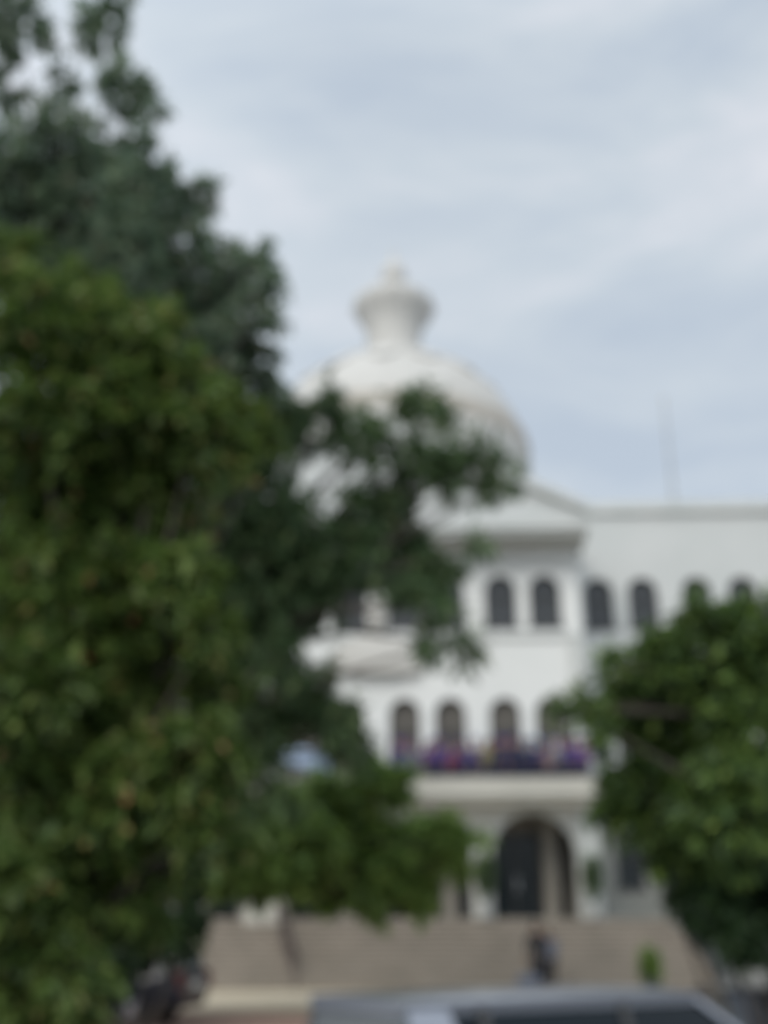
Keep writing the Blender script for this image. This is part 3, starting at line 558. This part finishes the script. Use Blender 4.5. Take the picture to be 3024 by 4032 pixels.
make_car(M['darkpaint'], 'dark grey car at the right, parked beyond the silver car', (5.75, 16.6, -.62), R(4), H=1.50)
make_car(M['blackpaint'], 'black car with a red tail lamp under the trees at the left', (-6.25, 21.2, .03), R(172), H=1.30)

# ------------------------------------------------------------------ people
def skinmesh(name, nodes, edges, m, parent, sub=1, smooth=True):
    me = bpy.data.meshes.new(name); me.from_pydata([n[:3] for n in nodes], edges, [])
    o = bpy.data.objects.new(name, me); col.objects.link(o)
    md = o.modifiers.new('skin', 'SKIN'); md.use_smooth_shade = True; md.branch_smoothing = .3
    sv = me.skin_vertices[0].data
    for i, n in enumerate(nodes):
        r = n[3]; sv[i].radius = r if isinstance(r, tuple) else (r, r); sv[i].use_root = (i == 0)
    sb = o.modifiers.new('sub', 'SUBSURF'); sb.levels = sub; sb.render_levels = sub
    dg = bpy.context.evaluated_depsgraph_get(); dg.update()
    m2 = bpy.data.meshes.new_from_object(o.evaluated_get(dg)); m2.name = name
    bpy.data.objects.remove(o); m2.materials.clear(); m2.materials.append(m)
    m2.polygons.foreach_set('use_smooth', [True]*len(m2.polygons))
    q = bpy.data.objects.new(name, m2); col.objects.link(q); q.parent = parent; return q
def arm_pts(side, pose):
    s = side
    P_ = {'rest': ((.20*s, 0, 1.40), (.25*s, -.02, 1.12), (.24*s, -.14, .88), (.24*s, -.19, .80)),
          'lean': ((.20*s, -.02, 1.39), (.27*s, -.10, 1.13), (.20*s, -.34, 1.02), (.18*s, -.42, 1.00)),
          'raise': ((.20*s, 0, 1.40), (.30*s, -.14, 1.22), (.17*s, -.22, 1.43), (.13*s, -.23, 1.52)),
          'bag': ((.20*s, 0, 1.40), (.28*s, -.03, 1.13), (.32*s, -.10, .88), (.33*s, -.13, .79))}
    return P_[pose]
bodycache = {}
def person(loc, rz, label, group, top, legs, head, h=1.68, pose=('rest', 'rest'), robe=False, cover='turban', shawl=None, bag=None, top_len=.86):
    o = empty('person', loc, rz, label, 'person', group); k_ = h/1.75
    key = pose
    if key not in bodycache:
        nd = [(0, 0, .95, (.15, .11)), (0, 0, 1.15, (.13, .095)), (0, -.01, 1.34, (.155, .10)), (0, 0, 1.44, .070), (0, -.01, 1.50, .060),
              (0, -.015, 1.575, (.088, .098)), (0, -.01, 1.665, (.100, .118)), (0, 0, 1.735, (.078, .095))]
        ed = [(i, i+1) for i in range(7)]
        for s in (-1, 1):
            b_ = len(nd); nd += [(.09*s, 0, .86, .092), (.10*s, -.01, .50, .062), (.10*s, .01, .28, .055), (.10*s, .02, .08, .038), (.11*s, -.05, .045, .036), (.115*s, -.14, .035, .028)]
            ed += [(0, b_)] + [(b_+i, b_+i+1) for i in range(5)]
        for s, ps_ in ((-1, pose[0]), (1, pose[1])):
            a = [Vector(v) for v in arm_pts(s, ps_)]; b_ = len(nd)
            nd += [(*a[0], .052), (*a[1], .042), (*a[2], .028), (*a[3], (.036, .02))]; ed += [(2, b_), (b_, b_+1), (b_+1, b_+2), (b_+2, b_+3)]
            d = (a[3]-a[2]).normalized(); sd_ = d.cross(Vector((0, -1, .3))).normalized()
            for f_, (off, ln) in enumerate(((-.027, .062), (-.009, .075), (.009, .070), (.027, .055))):
                c_ = len(nd); p1_ = a[3]+d*.045+sd_*off; p2_ = p1_+d*ln*.6+Vector((0, -.008, 0)); p3_ = p2_+d*ln*.45+Vector((0, -.02, -.005))
                nd += [(*p1_, .0095), (*p2_, .009), (*p3_, .007)]; ed += [(b_+3, c_), (c_, c_+1), (c_+1, c_+2)]
            c_ = len(nd); p1_ = a[3]+sd_*.034*(-s)+d*.005+Vector((0, -.01, 0)); p2_ = p1_+d*.04+sd_*.016*(-s); nd += [(*p1_, .011), (*p2_, .008)]; ed += [(b_+3, c_), (c_, c_+1)]
        bo = skinmesh('body', nd, ed, M['skin'], None, 2)
        me = bo.data; bm = bmesh.new(); bm.from_mesh(me)      # nose, ears, brow and lips pulled out of the head
        for v in bm.verts:
            if v.co.z > 1.56 and v.co.y < -.06:
                if abs(v.co.x) < .018 and 1.60 < v.co.z < 1.66: v.co.y -= .022
                elif abs(v.co.x) < .025 and 1.57 < v.co.z < 1.595: v.co.y -= .006
                elif .015 < abs(v.co.x) < .05 and 1.65 < v.co.z < 1.69: v.co.y += .008
            if 1.59 < v.co.z < 1.67 and abs(v.co.x) > .065 and abs(v.co.y) < .04: v.co.x *= 1.18
        bm.to_mesh(me); bm.free(); bodycache[key] = me; bpy.data.objects.remove(bo)
    bd = bpy.data.objects.new('body', bodycache[key]); col.objects.link(bd); bd.parent = o; bd.scale = (k_, k_, k_)
    def put(q): q.scale = (k_, k_, k_); return q
    # eyes
    eb = MB()
    for s in (-1, 1): eb.ball((.031*s, -.104, 1.655), (.012, .008, .006), 8, 6)
    put(eb.build('eyes', M['hair'], o, True))
    # top with sleeves
    nd = [(0, 0, 1.15, (.15, .115)), (0, -.01, 1.34, (.172, .118)), (0, 0, 1.455, (.075, .072)), (0, 0, .98, (.165, .13)), (0, 0, top_len if not robe else .45, (.185, .15) if not robe else (.21, .18))]
    if robe: nd += [(-.03, 0, .16, (.30, .24))]
    ed = [(0, 1), (1, 2), (0, 3), (3, 4)] + ([(4, 5)] if robe else [])
    for s, ps_ in ((-1, pose[0]), (1, pose[1])):
        a = arm_pts(s, ps_); b_ = len(nd); nd += [(*a[0], .066), (*a[1], .057), (*(Vector(a[1]).lerp(Vector(a[2]), .85)), .042)]; ed += [(1, b_), (b_, b_+1), (b_+1, b_+2)]
    put(skinmesh('robe' if robe else 'tunic', nd, ed, top, o, 2))
    if not robe:
        nd = [(0, 0, .93, (.155, .12))]; ed = []
        for s in (-1, 1):
            b_ = len(nd); nd += [(.092*s, 0, .84, .105), (.10*s, -.01, .50, .078), (.10*s, .01, .13, .062)]; ed += [(0, b_), (b_, b_+1), (b_+1, b_+2)]
        put(skinmesh('trousers', nd, ed, legs, o, 2))
    sh = MB()
    for s in (-1, 1): sh.ball((.112*s, -.06, .042), (.05, .135, .045), 14, 8)
    put(sh.build('shoes', M['black'], o, True))
    if cover == 'turban':
        t = MB(); t.lathe([(.07,1.67),(.112,1.672),(.132,1.71),(.132,1.765),(.112,1.81),(.07,1.84),(.01,1.85)], 24, (0, 0, 0), lambda a, z: 1+.05*math.sin(3*a+z*40)); put(t.build('turban', head, o, True))
    elif cover == 'scarf':
        t = MB(); vs = []; fs = []
        prof_ = [(.01,1.81),(.07,1.80),(.112,1.75),(.122,1.68),(.118,1.60),(.112,1.52),(.15,1.45),(.20,1.40),(.22,1.30)]
        n_ = 22
        for r_, z in prof_:
            for i in range(n_):
                a = R(-52) + R(284)*i/(n_-1); vs.append((r_*math.cos(a)*.96, r_*math.sin(a)*.95+.01, z))
        for j in range(len(prof_)-1):
            for i in range(n_-1): fs.append((j*n_+i, j*n_+i+1, (j+1)*n_+i+1, (j+1)*n_+i))
        t.add(vs, fs); q = t.build('headscarf', head, o, True); put(q); sd_ = q.modifiers.new('solid', 'SOLIDIFY'); sd_.thickness = .012
    else:
        t = MB(); t.ball((0, .018, 1.715), (.092, .105, .085), 20, 12); t.ball((0, .075, 1.63), (.055, .05, .06), 12, 8); put(t.build('hair', M['hair'], o, True))
    if shawl:
        t = MB(); pts = [(-.12, -.10, 1.46), (.02, -.15, 1.38), (.16, -.16, 1.26), (.27, -.12, 1.08), (.31, -.08, .90), (.30, -.06, .74)]
        t.tube(pts, [.05, .08, .10, .12, .12, .07], 12); put(t.build('shawl', shawl, o, True))
    return o

F_ = 5.92
GR = 'people standing along the balcony'
row = [  # x, y, material top, head, cover, pose, label, h
 (-.98, 36.98, 'indigo', 'purple', 'turban', ('lean', 'rest'), 'person in indigo with purple turban, at the leaf-hidden left end of the balcony row', 1.66, None),
 (-.52, 36.95, 'greyblue', 'purple', 'scarf', ('lean', 'lean'), 'person in grey-blue top under a purple headscarf near the left of the balcony row', 1.58, None),
 (.02, 37.25, 'violet', 'violet', 'scarf', ('rest', 'lean'), 'person in violet with violet headscarf, third along the balcony from the left', 1.60, None),
 (.46, 36.95, 'purple', 'purple', 'turban', ('lean', 'lean'), 'person in bright purple standing beside a crimson dress on the balcony', 1.68, None),
 (.86, 36.90, 'crimson', 'purple', 'scarf', ('rest', 'lean'), 'person in crimson dress with purple headscarf on the balcony', 1.42, None),
 (1.28, 37.0, 'indigo', 'indigo', 'scarf', ('lean', 'rest'), 'person all in indigo between the crimson dress and the yellow top', 1.60, None),
 (1.66, 37.35, 'purple', 'purple', 'turban', ('rest', 'rest'), 'person in purple with purple turban standing back beside the yellow top', 1.72, None),
 (2.02, 36.95, 'yellow', 'yellow', 'scarf', ('lean', 'lean'), 'person in dull yellow top and headscarf at the middle of the balcony', 1.60, None),
 (2.42, 36.95, 'navy', 'purple', 'turban', ('lean', 'rest'), 'person in navy with purple turban, just right of the yellow top', 1.70, None),
 (2.86, 37.0, 'navy', 'indigo', 'turban', ('rest', 'raise'), 'person in navy with indigo turban and one raised hand, left of the pale blue scarf', 1.76, None),
 (3.30, 36.92, 'navy', 'blue', 'scarf', ('lean', 'lean'), 'person in navy under a pale blue headscarf on the balcony', 1.66, None),
 (3.72, 37.2, 'indigo', 'blue', 'turban', ('rest', 'lean'), 'person in indigo with pale blue turban on the balcony', 1.68, None),
 (4.02, 36.88, 'pink', 'indigo', 'scarf', ('lean', 'lean'), 'shorter person in pale pink with indigo headscarf on the balcony', 1.38, None),
 (4.36, 37.0, 'greyblue', 'white', 'scarf', ('lean', 'rest'), 'person in grey-blue under a white headscarf near the right end of the balcony', 1.64, None),
 (4.78, 36.95, 'purple', 'purple', 'turban', ('lean', 'lean'), 'person in dark purple with purple turban, right of the white headscarf', 1.70, None),
 (5.22, 36.98, 'violet', 'navy', 'turban', ('rest', 'lean'), 'person in violet with navy turban at the right end of the balcony', 1.68, None),
]
back = [(-.74,'purple','violet','person in purple behind the left end of the balcony row'), (.24,'navy','indigo','person in navy behind the violet and bright purple ones'), (1.08,'purple','indigo','person in purple behind the crimson dress and the all-indigo one'),
 (2.22,'indigo','navy','person in indigo behind the yellow top'), (2.64,'violet','purple','person in violet behind the two navy ones'), (3.08,'navy','navy','person all in navy behind the raised hand'), (3.52,'purple','indigo','person in purple between the two pale blue headcovers'),
 (4.18,'indigo','purple','person in indigo behind the pale pink one'), (4.58,'navy','violet','person in navy behind the white headscarf'), (5.0,'indigo','violet','person in indigo with violet turban second from the right end')]
for (x, a_, b_, lb) in back: row.append((x, 37.5, a_, b_, 'turban', ('rest', 'rest'), lb, 1.72, None))
for (x, y, tp, hd, cv, po, lb, hh, _) in row:
    person((x, y, F_), R(random.uniform(-22, 22)), lb, GR, M[tp], M['navy'], M[hd], hh, po, cover=cv, top_len=.72)
person((2.98, 33.0, .05), R(158), 'person in a dark ankle-length robe at the foot of the steps', None, M['black'], M['black'], M['hair'], 1.80, ('rest', 'bag'), robe=True, cover='hair')
person((3.36, 33.15, .05), R(195), 'person in grey-blue top and dark trousers beside the one in the dark robe', None, M['greyblue'], M['black'], M['hair'], 1.62, ('rest', 'rest'), cover='hair', top_len=.72)
hb = empty('shoulder_bag', (2.70, 32.75, .05), R(12), 'grey-blue bag standing on the ground left of the robed person', 'bag')
MB().box(-.30, .30, -.16, .16, 0, .44).build('bag_body', M['greyblue'], hb, bevel=.05)
MB().tube([(-.15,0,.38),(-.12,0,.56),(0,0,.62),(.12,0,.56),(.15,0,.38)], .014).build('strap', M['black'], hb, True)

# umbrella open on the balcony
um = empty('umbrella', (-3.95, 36.35, 6.62), label='pale blue open umbrella tilted on the balcony, seen among the leaves', cat='umbrella')
t = MB(); vs = []; fs = []; n_ = 32
for j, (r_, z) in enumerate([(.02,.62),(.3,.58),(.6,.46),(.85,.28),(1.02,.06)]):
    for i in range(n_):
        a = 2*PI*i/n_; sc_ = 1-.07*abs(math.sin(4*a))*j/4; vs.append((r_*sc_*math.cos(a), r_*sc_*math.sin(a), z-.05*abs(math.sin(4*a))*0))
for j in range(4):
    for i in range(n_): fs.append((j*n_+i, j*n_+(i+1) % n_, (j+1)*n_+(i+1) % n_, (j+1)*n_+i))
t.add(vs, fs); c_ = t.build('canopy', M['umb'], um, True); sd_ = c_.modifiers.new('solid', 'SOLIDIFY'); sd_.thickness = .008
MB().tube([(0,0,.66),(0,0,-.62)], .012).build('shaft', M['chrome'], um, True); MB().tube([(0,0,-.58),(0,0,-.66),(.04,0,-.70),(.07,0,-.66)], .016).build('handle', M['dark'], um, True)
for i in range(8):
    a = 2*PI*i/8; MB().tube([(.02*math.cos(a),.02*math.sin(a),.60),(.6*math.cos(a),.6*math.sin(a),.445),(1.0*math.cos(a),1.0*math.sin(a),.06)], .006, 5).build('rib', M['chrome'], um, True)
um.rotation_euler = (R(14), R(14), 0)
